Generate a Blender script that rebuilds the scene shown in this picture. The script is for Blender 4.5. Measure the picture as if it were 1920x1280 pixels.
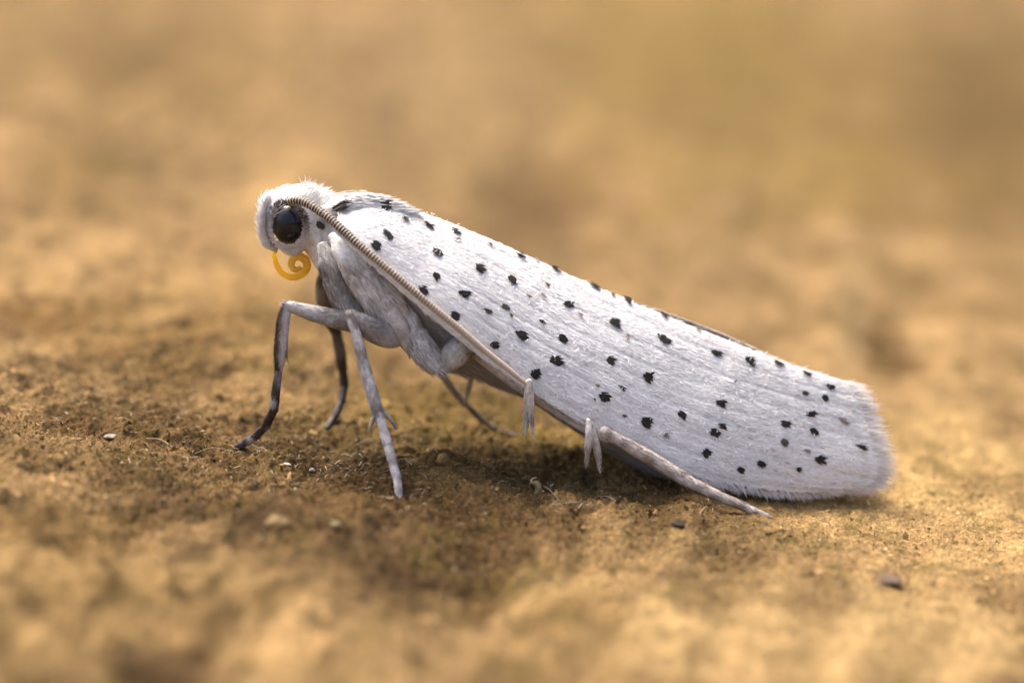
import bpy, math, random
import numpy as np
from mathutils import Vector

# ------------------------------------------------------------------ scale
# One design unit is about 0.86 mm: the moth is roughly 11 mm long.
S = 0.00086
rng = np.random.default_rng(7)
random.seed(7)
scene = bpy.context.scene
for o in list(bpy.data.objects):
    bpy.data.objects.remove(o)

# ------------------------------------------------------------------ camera
TH = math.radians(15.0)
DIST = 60.0                       # design units from camera to the moth's middle plane
DIR = np.array([0, math.cos(TH), -math.sin(TH)])
RIGHT = np.array([1.0, 0, 0])
UP = np.array([0, math.sin(TH), math.cos(TH)])
CAM = -DIR * DIST
cam = bpy.data.cameras.new("camera")
camo = bpy.data.objects.new("camera", cam)
scene.collection.objects.link(camo)
scene.camera = camo
camo.location = Vector(CAM * S)
camo.rotation_euler = (math.pi / 2 - TH, 0, 0)
cam.sensor_width = 36.0
cam.sensor_fit = 'HORIZONTAL'
cam.lens = 36.0 * DIST / 19.2
cam.clip_start = 0.002
cam.clip_end = 50.0
cam.dof.use_dof = True
cam.dof.focus_distance = (DIST - 1.1) * S
APERTURE = 1.95                   # aperture diameter in design units
cam.dof.aperture_fstop = (cam.lens / 1000.0) / (APERTURE * S)

# ------------------------------------------------------------------ sky and sun
SUNV = np.array([-0.26, 0.36, 0.90]); SUNV /= np.linalg.norm(SUNV)
world = bpy.data.worlds.new("World")
scene.world = world
world.use_nodes = True
wn = world.node_tree
wn.nodes.clear()
wo = wn.nodes.new("ShaderNodeOutputWorld")
wb = wn.nodes.new("ShaderNodeBackground")
sky = wn.nodes.new("ShaderNodeTexSky")
sky.sky_type = 'NISHITA'
sky.sun_disc = False
sky.sun_elevation = math.asin(SUNV[2])
sky.sun_rotation = math.atan2(SUNV[0], SUNV[1])
sky.air_density = 0.8
sky.dust_density = 8.0
sky.ozone_density = 1.0
wb.inputs["Strength"].default_value = 0.15
wn.links.new(sky.outputs[0], wb.inputs[0])
wn.links.new(wb.outputs[0], wo.inputs[0])
sun = bpy.data.lights.new("sun", 'SUN')
sun.energy = 2.1
sun.angle = math.radians(20)
sun.color = (1.0, 0.91, 0.78)
suno = bpy.data.objects.new("sun", sun)
scene.collection.objects.link(suno)
suno.rotation_euler = Vector(-SUNV).to_track_quat('-Z', 'Y').to_euler()

scene.view_settings.view_transform = 'Standard'
scene.view_settings.look = 'None'
scene.view_settings.gamma = 1.0
scene.view_settings.exposure = 1.3
scene.view_settings.use_curve_mapping = False
scene.cycles.use_denoising = True
scene.cycles.max_bounces = 8

# ------------------------------------------------------------------ photo pixel <-> place
def ray(px, py):
    return DIR * DIST + RIGHT * ((px - 960) / 100.0) - UP * ((py - 640) / 100.0)

def P(px, py, Y):
    """The point seen at photo pixel (px, py) at depth Y from the moth's middle plane."""
    r = ray(px, py)
    return CAM + r * ((Y - CAM[1]) / r[1])

def proj(p):
    q = np.asarray(p) - CAM
    d = q @ DIR
    return np.stack([960 + 100 * DIST * (q @ RIGHT) / d, 640 - 100 * DIST * (q @ UP) / d], -1)

# ------------------------------------------------------------------ noise
PERM = np.random.default_rng(3).permutation(4096)
VALS = np.random.default_rng(4).random(4096)
def _h(ix, iy, iz):
    return VALS[PERM[(PERM[(PERM[ix & 4095] + iy) & 4095] + iz) & 4095]]
def noise(x, y, z=None):
    x = np.asarray(x, float); y = np.asarray(y, float)
    z = np.zeros_like(x) if z is None else np.asarray(z, float)
    ix, iy, iz = np.floor(x).astype(np.int64), np.floor(y).astype(np.int64), np.floor(z).astype(np.int64)
    fx, fy, fz = x - ix, y - iy, z - iz
    fx, fy, fz = [f * f * f * (f * (f * 6 - 15) + 10) for f in (fx, fy, fz)]
    def L(a, b, t): return a + (b - a) * t
    r = []
    for dz in (0, 1):
        a = L(_h(ix, iy, iz + dz), _h(ix + 1, iy, iz + dz), fx)
        b = L(_h(ix, iy + 1, iz + dz), _h(ix + 1, iy + 1, iz + dz), fx)
        r.append(L(a, b, fy))
    return L(r[0], r[1], fz) * 2 - 1
def noise2(x, y, seed=0):
    x = np.asarray(x, float) + seed * 17.3; y = np.asarray(y, float) + seed * 9.1
    ix, iy = np.floor(x).astype(np.int64), np.floor(y).astype(np.int64)
    fx, fy = x - ix, y - iy
    fx, fy = [f * f * f * (f * (f * 6 - 15) + 10) for f in (fx, fy)]
    def hh(a, b): return VALS[PERM[(PERM[a & 4095] + b) & 4095]]
    a = hh(ix, iy) + (hh(ix + 1, iy) - hh(ix, iy)) * fx
    b = hh(ix, iy + 1) + (hh(ix + 1, iy + 1) - hh(ix, iy + 1)) * fx
    return (a + (b - a) * fy) * 2 - 1
def fbm(x, y, f, octs, seed=0, gain=0.5):
    s, a = 0, 1.0
    for k in range(octs):
        c, sn = math.cos(0.7 * k + 0.3), math.sin(0.7 * k + 0.3)
        s = s + a * noise2((x * c - y * sn) * f, (x * sn + y * c) * f, seed + k)
        f *= 2.03; a *= gain
    return s

# ------------------------------------------------------------------ mesh helpers
def link(o, parent=None):
    scene.collection.objects.link(o)
    if parent is not None:
        o.parent = parent
    return o

def mesh_obj(name, V, F, mat, parent=None, col=None, smooth=True, origin=None, kind=None):
    """V (n,3) in design units; F: list of (m,k) int arrays. Vertices are kept
    relative to the parent's place (all parts share the moth's origin)."""
    V = np.asarray(V, float)
    o0 = np.zeros(3) if origin is None else np.asarray(origin, float)
    if not isinstance(F, (list, tuple)):
        F = [F]
    F = [np.asarray(f, np.int64) for f in F if len(f)]
    me = bpy.data.meshes.new(name)
    me.vertices.add(len(V))
    me.vertices.foreach_set("co", ((V - o0) * S).astype(np.float32).ravel())
    nl = sum(f.size for f in F); nf = sum(len(f) for f in F)
    me.loops.add(nl)
    me.loops.foreach_set("vertex_index", np.concatenate([f.ravel() for f in F]).astype(np.int32))
    starts, off = [], 0
    for f in F:
        starts.append(off + np.arange(len(f)) * f.shape[1]); off += f.size
    me.polygons.add(nf)
    me.polygons.foreach_set("loop_start", np.concatenate(starts).astype(np.int32))
    me.polygons.foreach_set("use_smooth", np.full(nf, smooth))
    me.update(calc_edges=True)
    if col is not None:
        c = np.asarray(col, float)
        if c.ndim == 1:
            c = np.tile(c, (len(V), 1))
        at = me.attributes.new("Col", 'FLOAT_COLOR', 'POINT')
        at.data.foreach_set("color", np.concatenate([c, np.ones((len(V), 1))], 1).astype(np.float32).ravel())
    me.materials.append(mat)
    o = bpy.data.objects.new(name, me)
    if kind:
        o["kind"] = kind
    link(o, parent)
    if origin is not None:
        o.location = Vector(o0 * S)
    return o

def norm(v):
    v = np.asarray(v, float)
    return v / np.maximum(np.linalg.norm(v, axis=-1, keepdims=True), 1e-12)

def catmull(pts, n):
    """Resample rows of pts (any number of columns) to n rows along a Catmull-Rom spline."""
    p = np.asarray(pts, float)
    p = np.vstack([2 * p[0] - p[1], p, 2 * p[-1] - p[-2]])
    m = len(p) - 3
    d = np.linalg.norm(np.diff(p[1:-1, :3], axis=0), axis=1); cum = np.concatenate([[0], np.cumsum(d)])
    s = np.linspace(0, cum[-1], n)
    i = np.clip(np.searchsorted(cum, s, side='right') - 1, 0, m - 1)
    t = ((s - cum[i]) / np.maximum(d[i], 1e-9))[:, None]
    a, b, c, e = p[i], p[i + 1], p[i + 2], p[i + 3]
    return 0.5 * ((2 * b) + (c - a) * t + (2 * a - 5 * b + 4 * c - e) * t ** 2 + (3 * b - a - 3 * c + e) * t ** 3)

def tube(path, n=24, k=14, bump=0.0, bfreq=6.0, squash=1.0):
    """path rows: px, py, Y, in-plane radius (px), optional depth radius (px).
    Returns V, quads, tangent per vertex, t per vertex, angle per vertex."""
    rows = []
    for r in path:
        rb = r[4] if len(r) > 4 else r[3] * squash
        rows.append(list(P(r[0], r[1], r[2])) + [r[3] / 100.0, rb / 100.0])
    q = catmull(rows, n)
    c, ra, rb = q[:, :3], np.maximum(q[:, 3], 0.004), np.maximum(q[:, 4], 0.004)
    tan = norm(np.gradient(c, axis=0))
    e1 = norm(np.cross(tan, DIR)); e2 = norm(np.cross(tan, e1))
    # rounded ends
    cap = 4
    cs, rs, bs, ts, E1, E2, TT = [], [], [], [], [], [], []
    for j in range(cap):
        a = math.pi / 2 * (1 - (j + 0.15) / cap)
        cs.append(c[0] - tan[0] * min(ra[0], rb[0]) * math.sin(a)); rs.append(ra[0] * math.cos(a)); bs.append(rb[0] * math.cos(a))
        ts.append(0); E1.append(e1[0]); E2.append(e2[0]); TT.append(tan[0])
    for j in range(n):
        cs.append(c[j]); rs.append(ra[j]); bs.append(rb[j]); ts.append(j / (n - 1)); E1.append(e1[j]); E2.append(e2[j]); TT.append(tan[j])
    for j in range(cap):
        a = math.pi / 2 * ((j + 1 - 0.15) / cap)
        cs.append(c[-1] + tan[-1] * min(ra[-1], rb[-1]) * math.sin(a)); rs.append(ra[-1] * math.cos(a)); bs.append(rb[-1] * math.cos(a))
        ts.append(1); E1.append(e1[-1]); E2.append(e2[-1]); TT.append(tan[-1])
    cs, rs, bs, ts, E1, E2, TT = map(np.array, (cs, rs, bs, ts, E1, E2, TT))
    ang = np.linspace(0, 2 * math.pi, k, endpoint=False)
    V = cs[:, None, :] + E1[:, None, :] * (rs[:, None] * np.cos(ang))[..., None] + E2[:, None, :] * (bs[:, None] * np.sin(ang))[..., None]
    N = norm(E1[:, None, :] * np.cos(ang)[None, :, None] + E2[:, None, :] * np.sin(ang)[None, :, None])
    if bump:
        d = noise(V[..., 0] * bfreq, V[..., 1] * bfreq, V[..., 2] * bfreq) + 0.5 * noise(V[..., 0] * bfreq * 2.3, V[..., 1] * bfreq * 2.3, V[..., 2] * bfreq * 2.3)
        V = V + N * (d * bump)[..., None]
    M = len(cs)
    idx = np.arange(M * k).reshape(M, k)
    a = idx[:-1]; b = np.roll(idx, -1, 1)[:-1]; c2 = np.roll(idx, -1, 1)[1:]; d2 = idx[1:]
    quads = np.stack([a, b, c2, d2], -1).reshape(-1, 4)
    caps = [idx[0][::-1][None, :], idx[-1][None, :]]
    return dict(V=V.reshape(-1, 3), F=[quads] + caps, N=N.reshape(-1, 3), T=np.repeat(TT, k, 0), t=np.repeat(ts, k),
                a=np.tile(ang, M), M=M, k=k)

def grid_samples(V, N, T, t, a, M, k, count, gen=rng, closed=True):
    """Random points on an M x k grid surface, area weighted."""
    G = V.reshape(M, k, 3)
    if closed:
        G2 = np.concatenate([G, G[:, :1]], 1)
    else:
        G2 = G
    d1 = G2[1:, :-1] - G2[:-1, :-1]; d2 = G2[:-1, 1:] - G2[:-1, :-1]
    area = np.linalg.norm(np.cross(d1, d2), axis=-1)
    pr = area.ravel() / area.sum()
    pick = gen.choice(len(pr), count, p=pr)
    kk = area.shape[1]
    i, j = pick // kk, pick % kk
    fu, fv = gen.random(count)[:, None], gen.random(count)[:, None]
    j2 = (j + 1) % k if closed else j + 1
    def bil(A):
        A = A.reshape(M, k, -1)
        return (A[i, j] * (1 - fu) * (1 - fv) + A[i + 1, j] * fu * (1 - fv) + A[i, j2] * (1 - fu) * fv + A[i + 1, j2] * fu * fv)
    grid_samples.last = bil
    return bil(V), norm(bil(N)), norm(bil(T)), bil(t)[:, 0]

def blades(p, n, t, L, W, lift, curl, col, gen=rng, tipcol=None):
    """Flat pointed scales / hairs. lift: slope off the surface; curl: extra rise (or droop if negative) at the tip."""
    m = len(p)
    L = np.broadcast_to(L, m)[:, None]; W = np.broadcast_to(W, m)[:, None]
    lift = np.broadcast_to(lift, m)[:, None]; curl = np.broadcast_to(curl, m)[:, None]
    t = norm(t - n * np.sum(t * n, 1, keepdims=True))
    s = np.cross(n, t)
    roll = gen.normal(0, 0.16, m)[:, None]
    s = norm(s + n * roll)
    v = np.empty((m, 5, 3))
    v[:, 0] = p - s * W * 0.3; v[:, 1] = p + s * W * 0.3
    mid = p + t * L * 0.55 + n * (L * 0.55 * lift)
    v[:, 2] = mid + s * W * 0.5; v[:, 3] = mid - s * W * 0.5
    v[:, 4] = p + t * L + n * (L * lift + L * curl)
    b = np.arange(m)[:, None] * 5
    quads = b + np.array([[0, 1, 2, 3]]); tris = b + np.array([[3, 2, 4]])
    c = np.repeat(np.broadcast_to(col, (m, 3))[:, None, :], 5, 1).copy()
    if tipcol is not None:
        c[:, 4] = tipcol
    return v.reshape(-1, 3), quads, tris, c.reshape(-1, 3)

class Heap:
    """Collects many blades into one mesh."""
    def __init__(s): s.v, s.q, s.t, s.c, s.n = [], [], [], [], 0
    def add(s, r):
        v, q, t, c = r
        s.v.append(v); s.q.append(q + s.n); s.t.append(t + s.n); s.c.append(c); s.n += len(v)
    def build(s, name, mat, parent, kind="stuff", smooth=False, origin=None):
        return mesh_obj(name, np.concatenate(s.v), [np.concatenate(s.q), np.concatenate(s.t)], mat, parent,
                        np.concatenate(s.c), smooth, kind=kind, origin=origin)

# ------------------------------------------------------------------ materials
def new_mat(name):
    m = bpy.data.materials.new(name); m.use_nodes = True
    nt = m.node_tree; nt.nodes.clear()
    out = nt.nodes.new("ShaderNodeOutputMaterial")
    return m, nt, out

def scale_material(name, rough=0.5, trans=0.25, spec=0.4, nscale=30.0, namt=0.12, bump=0.0, sheen=0.0):
    m, nt, out = new_mat(name)
    b = nt.nodes.new("ShaderNodeBsdfPrincipled")
    at = nt.nodes.new("ShaderNodeAttribute"); at.attribute_name = "Col"
    tc = nt.nodes.new("ShaderNodeTexCoord")
    mp = nt.nodes.new("ShaderNodeMapping"); mp.inputs["Scale"].default_value = (1 / S,) * 3
    nz = nt.nodes.new("ShaderNodeTexNoise"); nz.inputs["Scale"].default_value = nscale; nz.inputs["Detail"].default_value = 4
    mr = nt.nodes.new("ShaderNodeMapRange")
    mr.inputs["From Min"].default_value = 0.3; mr.inputs["From Max"].default_value = 0.7
    mr.inputs["To Min"].default_value = 1 - namt; mr.inputs["To Max"].default_value = 1 + namt
    mul = nt.nodes.new("ShaderNodeVectorMath"); mul.operation = 'SCALE'
    L = nt.links.new
    L(tc.outputs["Object"], mp.inputs[0]); L(mp.outputs[0], nz.inputs["Vector"])
    L(nz.outputs[0], mr.inputs[0]); L(at.outputs["Color"], mul.inputs[0]); L(mr.outputs[0], mul.inputs["Scale"])
    L(mul.outputs[0], b.inputs["Base Color"])
    b.inputs["Roughness"].default_value = rough
    b.inputs["Specular IOR Level"].default_value = spec
    if sheen:
        b.inputs["Sheen Weight"].default_value = sheen
        b.inputs["Sheen Roughness"].default_value = 0.4
    if bump:
        bp = nt.nodes.new("ShaderNodeBump"); bp.inputs["Strength"].default_value = 0.6; bp.inputs["Distance"].default_value = bump * S
        L(nz.outputs[0], bp.inputs["Height"]); L(bp.outputs[0], b.inputs["Normal"])
    if trans > 0:
        tr = nt.nodes.new("ShaderNodeBsdfTranslucent")
        L(mul.outputs[0], tr.inputs["Color"])
        mx = nt.nodes.new("ShaderNodeMixShader"); mx.inputs[0].default_value = trans
        L(b.outputs[0], mx.inputs[1]); L(tr.outputs[0], mx.inputs[2]); L(mx.outputs[0], out.inputs[0])
    else:
        L(b.outputs[0], out.inputs[0])
    return m

M_WING = scale_material("wing_membrane", 0.6, 0.12, 0.3, 25, 0.06)
M_SCALE = scale_material("white_scales", 0.45, 0.2, 0.45, 40, 0.05)
M_DARK = scale_material("dark_scales", 0.55, 0.0, 0.3, 40, 0.25)
M_BODY = scale_material("body_cuticle", 0.6, 0.0, 0.3, 9, 0.22, 0.05)
M_LEG = scale_material("leg_cuticle", 0.5, 0.0, 0.4, 14, 0.2, 0.03)
M_ANT = scale_material("antenna_rings", 0.45, 0.0, 0.4, 30, 0.12)
M_CRUMB = scale_material("wood_crumbs", 0.8, 0.1, 0.2, 20, 0.2)

def eye_material():
    m, nt, out = new_mat("eye_cornea")
    b = nt.nodes.new("ShaderNodeBsdfPrincipled")
    tc = nt.nodes.new("ShaderNodeTexCoord")
    mp = nt.nodes.new("ShaderNodeMapping"); mp.inputs["Scale"].default_value = (1 / S,) * 3
    vo = nt.nodes.new("ShaderNodeTexVoronoi"); vo.inputs["Scale"].default_value = 45
    bp = nt.nodes.new("ShaderNodeBump"); bp.inputs["Strength"].default_value = 0.10; bp.inputs["Distance"].default_value = 0.01 * S
    at = nt.nodes.new("ShaderNodeAttribute"); at.attribute_name = "Col"
    L = nt.links.new
    L(tc.outputs["Object"], mp.inputs[0]); L(mp.outputs[0], vo.inputs["Vector"]); L(vo.outputs["Distance"], bp.inputs["Height"])
    L(bp.outputs[0], b.inputs["Normal"]); L(at.outputs["Color"], b.inputs["Base Color"])
    b.inputs["Roughness"].default_value = 0.19
    b.inputs["Specular IOR Level"].default_value = 0.5
    b.inputs["Specular IOR Level"].default_value = 0.4
    L(b.outputs[0], out.inputs[0])
    return m
M_EYE = eye_material()

def proboscis_material():
    m, nt, out = new_mat("proboscis_amber")
    b = nt.nodes.new("ShaderNodeBsdfPrincipled")
    at = nt.nodes.new("ShaderNodeAttribute"); at.attribute_name = "Col"
    nt.links.new(at.outputs["Color"], b.inputs["Base Color"])
    b.inputs["Roughness"].default_value = 0.35
    tr = nt.nodes.new("ShaderNodeBsdfTranslucent")
    nt.links.new(at.outputs["Color"], tr.inputs["Color"])
    mx = nt.nodes.new("ShaderNodeMixShader"); mx.inputs[0].default_value = 0.55
    nt.links.new(b.outputs[0], mx.inputs[1]); nt.links.new(tr.outputs[0], mx.inputs[2]); nt.links.new(mx.outputs[0], out.inputs[0])
    return m
M_PROB = proboscis_material()

def ground_material():
    m, nt, out = new_mat("weathered_wood")
    b = nt.nodes.new("ShaderNodeBsdfPrincipled")
    at = nt.nodes.new("ShaderNodeAttribute"); at.attribute_name = "Col"
    tc = nt.nodes.new("ShaderNodeTexCoord")
    mp = nt.nodes.new("ShaderNodeMapping"); mp.inputs["Scale"].default_value = (1 / S, 0.6 / S, 1 / S)
    L = nt.links.new
    L(tc.outputs["Object"], mp.inputs[0])
    def nz(scale, det, rough=0.6):
        n = nt.nodes.new("ShaderNodeTexNoise"); n.inputs["Scale"].default_value = scale
        n.inputs["Detail"].default_value = det; n.inputs["Roughness"].default_value = rough
        L(mp.outputs[0], n.inputs["Vector"]); return n
    n1, n2, n3 = nz(2.2, 6), nz(9.0, 5, 0.7), nz(24, 5, 0.8)
    def ramp(src, a, c, lo, hi):
        r = nt.nodes.new("ShaderNodeMapRange")
        r.inputs["From Min"].default_value = a; r.inputs["From Max"].default_value = c
        r.inputs["To Min"].default_value = lo; r.inputs["To Max"].default_value = hi
        L(src.outputs[0], r.inputs[0]); return r
    f1 = ramp(n1, 0.3, 0.7, 0.78, 1.2); f2 = ramp(n2, 0.3, 0.7, 0.62, 1.3); f3 = ramp(n3, 0.3, 0.7, 0.5, 1.45)
    mu = nt.nodes.new("ShaderNodeMath"); mu.operation = 'MULTIPLY'; L(f1.outputs[0], mu.inputs[0]); L(f2.outputs[0], mu.inputs[1])
    mu2 = nt.nodes.new("ShaderNodeMath"); mu2.operation = 'MULTIPLY'; L(mu.outputs[0], mu2.inputs[0]); L(f3.outputs[0], mu2.inputs[1])
    sc = nt.nodes.new("ShaderNodeVectorMath"); sc.operation = 'SCALE'
    L(at.outputs["Color"], sc.inputs[0]); L(mu2.outputs[0], sc.inputs["Scale"])
    # greenish algae film and rusty specks
    g = nt.nodes.new("ShaderNodeMix"); g.data_type = 'RGBA'
    gm = ramp(nz(0.9, 5), 0.55, 0.72, 0.0, 0.45)
    L(gm.outputs[0], g.inputs[0]); L(sc.outputs[0], g.inputs[6]); g.inputs[7].default_value = (0.09, 0.062, 0.018, 1)
    L(g.outputs[2], b.inputs["Base Color"])
    b.inputs["Roughness"].default_value = 0.85
    b.inputs["Specular IOR Level"].default_value = 0.08
    ad = nt.nodes.new("ShaderNodeMath"); ad.operation = 'ADD'; L(n2.outputs[0], ad.inputs[0])
    ha = nt.nodes.new("ShaderNodeMath"); ha.operation = 'MULTIPLY'; ha.inputs[1].default_value = 0.45
    L(n3.outputs[0], ha.inputs[0]); L(ha.outputs[0], ad.inputs[1])
    bp = nt.nodes.new("ShaderNodeBump"); bp.inputs["Strength"].default_value = 0.9; bp.inputs["Distance"].default_value = 0.14 * S
    L(ad.outputs[0], bp.inputs["Height"]); L(bp.outputs[0], b.inputs["Normal"])
    L(b.outputs[0], out.inputs[0])
    return m
M_GROUND = ground_material()

# ------------------------------------------------------------------ the ground: one weathered board
Z0, MX = -2.30, -0.11            # height under the moth, slope along x
def plane_hit(px, py, dz=0.0):
    r = ray(px, py)
    # CAM.z + t r.z = Z0 + MX*(CAM.x + t r.x) + dz
    t = (Z0 + dz + MX * CAM[0] - CAM[2]) / (r[2] - MX * r[0])
    return CAM + r * t

# mounds and hollows: pixel, half widths (design units x, y), height
LUMPS = [(600, 842, 0.85, 0.9, -0.26), (690, 880, 0.6, 0.7, -0.10), (832, 884, 0.42, 0.5, 0.26), (860, 905, 0.9, 0.8, 0.12),
         (505, 865, 0.5, 0.9, 0.12), (545, 948, 0.45, 0.5, 0.24), (480, 985, 0.5, 0.7, 0.16), (600, 960, 0.4, 0.5, -0.2),
         (150, 830, 1.5, 2.0, 0.10), (300, 800, 0.9, 1.2, 0.08), (1100, 940, 1.1, 1.2, 0.05), (1500, 960, 1.8, 0.8, -0.05),
         (340, 1230, 1.3, 1.8, -0.5), (1180, 1050, 0.8, 1.6, -0.2), (760, 1090, 1.2, 1.8, -0.3), (900, 1080, 0.9, 1.6, -0.3),
         (1030, 1120, 0.5, 2.0, 0.25), (680, 1050, 0.6, 0.8, 0.15), (1660, 640, 1.0, 5.0, -0.3), (1570, 600, 0.6, 6.0, 0.25),
         (960, 350, 2.6, 6.0, -0.5), (560, 660, 1.6, 4.0, 0.25), (60, 560, 2.0, 5.0, -0.4), (730, 660, 0.8, 2.5, -0.35)]
def shear(px): return (px - 960) / (100 * DIST * math.cos(TH))      # lie along the line of sight
LC = [(plane_hit(a, b)[:2], sx, sy, h, shear(a)) for a, b, sx, sy, h in LUMPS]

def ground_h(x, y):
    x = np.asarray(x, float); y = np.asarray(y, float)
    z = Z0 + MX * x
    for c, sx, sy, h, sh in LC:
        z = z + h * np.exp(-((x - c[0] - sh * (y - c[1])) / sx) ** 2 - ((y - c[1]) / sy) ** 2)
    left = 1 / (1 + np.exp((x - 1.5) * 0.7))            # the left half is crumbly, the right half smoother
    near = 1 / (1 + np.exp((y - 12) * 0.25))
    rough = (0.35 + 0.65 * left) * (0.4 + 0.6 * near)
    # old grain running away from the viewer
    gx = x - 0.10 * y
    z = z + 0.10 * noise2(gx * 0.55, y * 0.08, 3) * (0.4 + rough) + 0.06 * noise2(gx * 1.6, y * 0.22, 5)
    front = 1 / (1 + np.exp((y + 2.0) * 1.2))
    z = z + 0.10 * front * noise2((x - 0.17 * y) * 1.7, y * 0.16, 6)
    z = z + rough * (0.15 * fbm(x, y, 0.55, 2, 11) + 0.075 * fbm(x, y * 0.8, 1.5, 3, 13))
    r = 1 - np.abs(noise2(x * 2.6, y * 2.0, 17)); z = z + rough * 0.11 * (r - 0.6)
    z = z + (0.45 + 0.55 * rough) * (0.045 * fbm(x, y, 4.0, 2, 23, 0.6) + 0.040 * fbm(x, y, 11.0, 2, 29, 0.7))
    return z

def ground_hit(px, py):
    r = ray(px, py)
    ts = np.linspace(0.6, 2.6, 6000)
    pts = CAM + ts[:, None] * r
    below = pts[:, 2] < ground_h(pts[:, 0], pts[:, 1])
    return pts[np.argmax(below)]

# stains, moss, bleached patches and darker brown areas around the moth: pixel, half widths in pixels, colour, amount
TAN = np.array([0.282, 0.178, 0.075])
PATCHES = [(740, 960, 360, 75, (0.17, 0.098, 0.04), 0.7), (300, 800, 320, 55, (0.19, 0.11, 0.042), 0.65),
          (1010, 910, 150, 35, (0.15, 0.10, 0.04), 0.5), (640, 850, 120, 45, (0.13, 0.085, 0.035), 0.6),  # darker brown areas under the body and in the hollow by the forefeet
          (1250, 970, 160, 40, (0.20, 0.12, 0.05), 0.6), (740, 1050, 330, 60, (0.13, 0.075, 0.032), 0.55),
          (1660, 1085, 34, 20, (0.10, 0.05, 0.03), 0.8),
          (1060, 1130, 140, 90, (0.42, 0.25, 0.08), 0.5), (120, 1000, 200, 60, (0.33, 0.19, 0.06), 0.5),
          (60, 560, 160, 40, (0.25, 0.135, 0.045), 0.6), (980, 350, 150, 80, (0.24, 0.13, 0.05), 0.75),
          (1660, 640, 60, 60, (0.22, 0.12, 0.045), 0.8), (1250, 60, 500, 200, (0.40, 0.25, 0.085), 0.5), (730, 650, 60, 40, (0.26, 0.15, 0.06), 0.5),
          (1400, 120, 380, 170, (0.36, 0.235, 0.068), 0.8), (1840, 200, 240, 240, (0.24, 0.145, 0.045), 0.85),
          (160, 60, 420, 150, (0.40, 0.252, 0.105), 0.75), (800, 150, 230, 170, (0.50, 0.325, 0.155), 0.8), (330, 130, 160, 80, (0.36, 0.22, 0.085), 0.6),
          (120, 300, 140, 90, (0.33, 0.2, 0.07), 0.5), (260, 640, 200, 70, (0.46, 0.27, 0.09), 0.4),
          (1500, 330, 300, 70, (0.44, 0.285, 0.085), 0.5), (870, 800, 240, 60, (0.36, 0.235, 0.055), 0.5),
          (1180, 820, 120, 50, (0.40, 0.26, 0.07), 0.5), (1560, 1030, 40, 14, (0.2, 0.15, 0.05), 0.6),
          (1760, 900, 300, 130, (0.84, 0.56, 0.25), 0.8), (1550, 1170, 480, 110, (0.76, 0.51, 0.24), 0.85), (160, 1140, 260, 90, (0.64, 0.41, 0.175), 0.8),
          (450, 600, 200, 80, (0.55, 0.34, 0.13), 0.5), (1100, 300, 90, 60, (0.36, 0.22, 0.07), 0.4),
          (350, 1240, 150, 110, (0.09, 0.05, 0.02), 0.8), (1594, 580, 30, 120, (0.66, 0.45, 0.22), 0.8)]
def patch_data():
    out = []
    for px, py, rx, ry, c, a in PATCHES:
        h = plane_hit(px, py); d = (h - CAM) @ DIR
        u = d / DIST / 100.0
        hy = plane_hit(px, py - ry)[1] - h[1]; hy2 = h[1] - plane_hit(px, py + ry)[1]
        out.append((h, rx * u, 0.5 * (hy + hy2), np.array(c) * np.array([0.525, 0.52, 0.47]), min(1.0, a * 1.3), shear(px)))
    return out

def ground_colour(x, y):
    n = len(x)
    col = np.tile(TAN, (n, 1))
    gx = x - 0.10 * y
    wob = 0.55 * fbm(x, y, 0.7, 4, 31) + 0.2 * fbm(x, y, 4.0, 2, 37)
    col = col * (1 + 0.16 * noise2(gx * 0.8, y * 0.09, 41) + 0.20 * fbm(x, y * 0.7, 0.3, 3, 43) + 0.16 * fbm(x, y * 0.5, 0.09, 2, 47))[:, None]
    for h, sx, sy, c, a, sh in patch_data():
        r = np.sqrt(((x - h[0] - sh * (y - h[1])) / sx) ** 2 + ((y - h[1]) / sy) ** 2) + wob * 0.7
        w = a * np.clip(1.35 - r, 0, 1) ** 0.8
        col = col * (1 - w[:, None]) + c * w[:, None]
    fr = 1 / (1 + np.exp((y + 2.0) * 1.2))
    col = col * (1 + 0.18 * fr * noise2((x - 0.17 * y) * 1.7, y * 0.16, 6))[:, None]
    pt = fbm(x - 0.1 * y, y * 0.6, 0.55, 3, 61)
    near = 1 / (1 + np.exp((y - 12) * 0.25))
    w = np.clip((pt - 0.1) * 1.6, 0, 1) * (0.2 + 0.3 * near)
    col = col * (1 - w[:, None]) + np.array([0.085, 0.047, 0.016]) * w[:, None]
    w = np.clip((-pt - 0.2) * 1.6, 0, 1) * (0.06 + 0.1 * near)
    col = col * (1 - w[:, None]) + np.array([0.36, 0.23, 0.095]) * w[:, None]
    col = col * (0.9 + 0.1 * near)[:, None]
    col = col * (1 + (0.06 + 0.10 * near) * fbm(x, y * 0.45, 1.3, 3, 67, 0.6) + 0.14 * (1 - near) * noise2((x / (y + 75)) * 55, y * 0.012, 69))[:, None]
    # dark crumbs and lichen flecks
    fl = fbm(x, y * 0.8, 2.2, 3, 53)
    left = 1 / (1 + np.exp((x - 2.0) * 0.6))
    w = np.clip((fl - 0.35) * 2.2, 0, 1) * (0.15 + 0.5 * left)
    col = col * (1 - w[:, None]) + np.array([0.045, 0.028, 0.011]) * w[:, None]
    w = np.clip((fbm(x, y, 1.6, 3, 59) - 0.45) * 2.0, 0, 1) * 0.5
    col = col * (1 - w[:, None]) + np.array([0.11, 0.078, 0.02]) * w[:, None]
    return np.clip(col, 0.01, 0.9)

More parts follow.
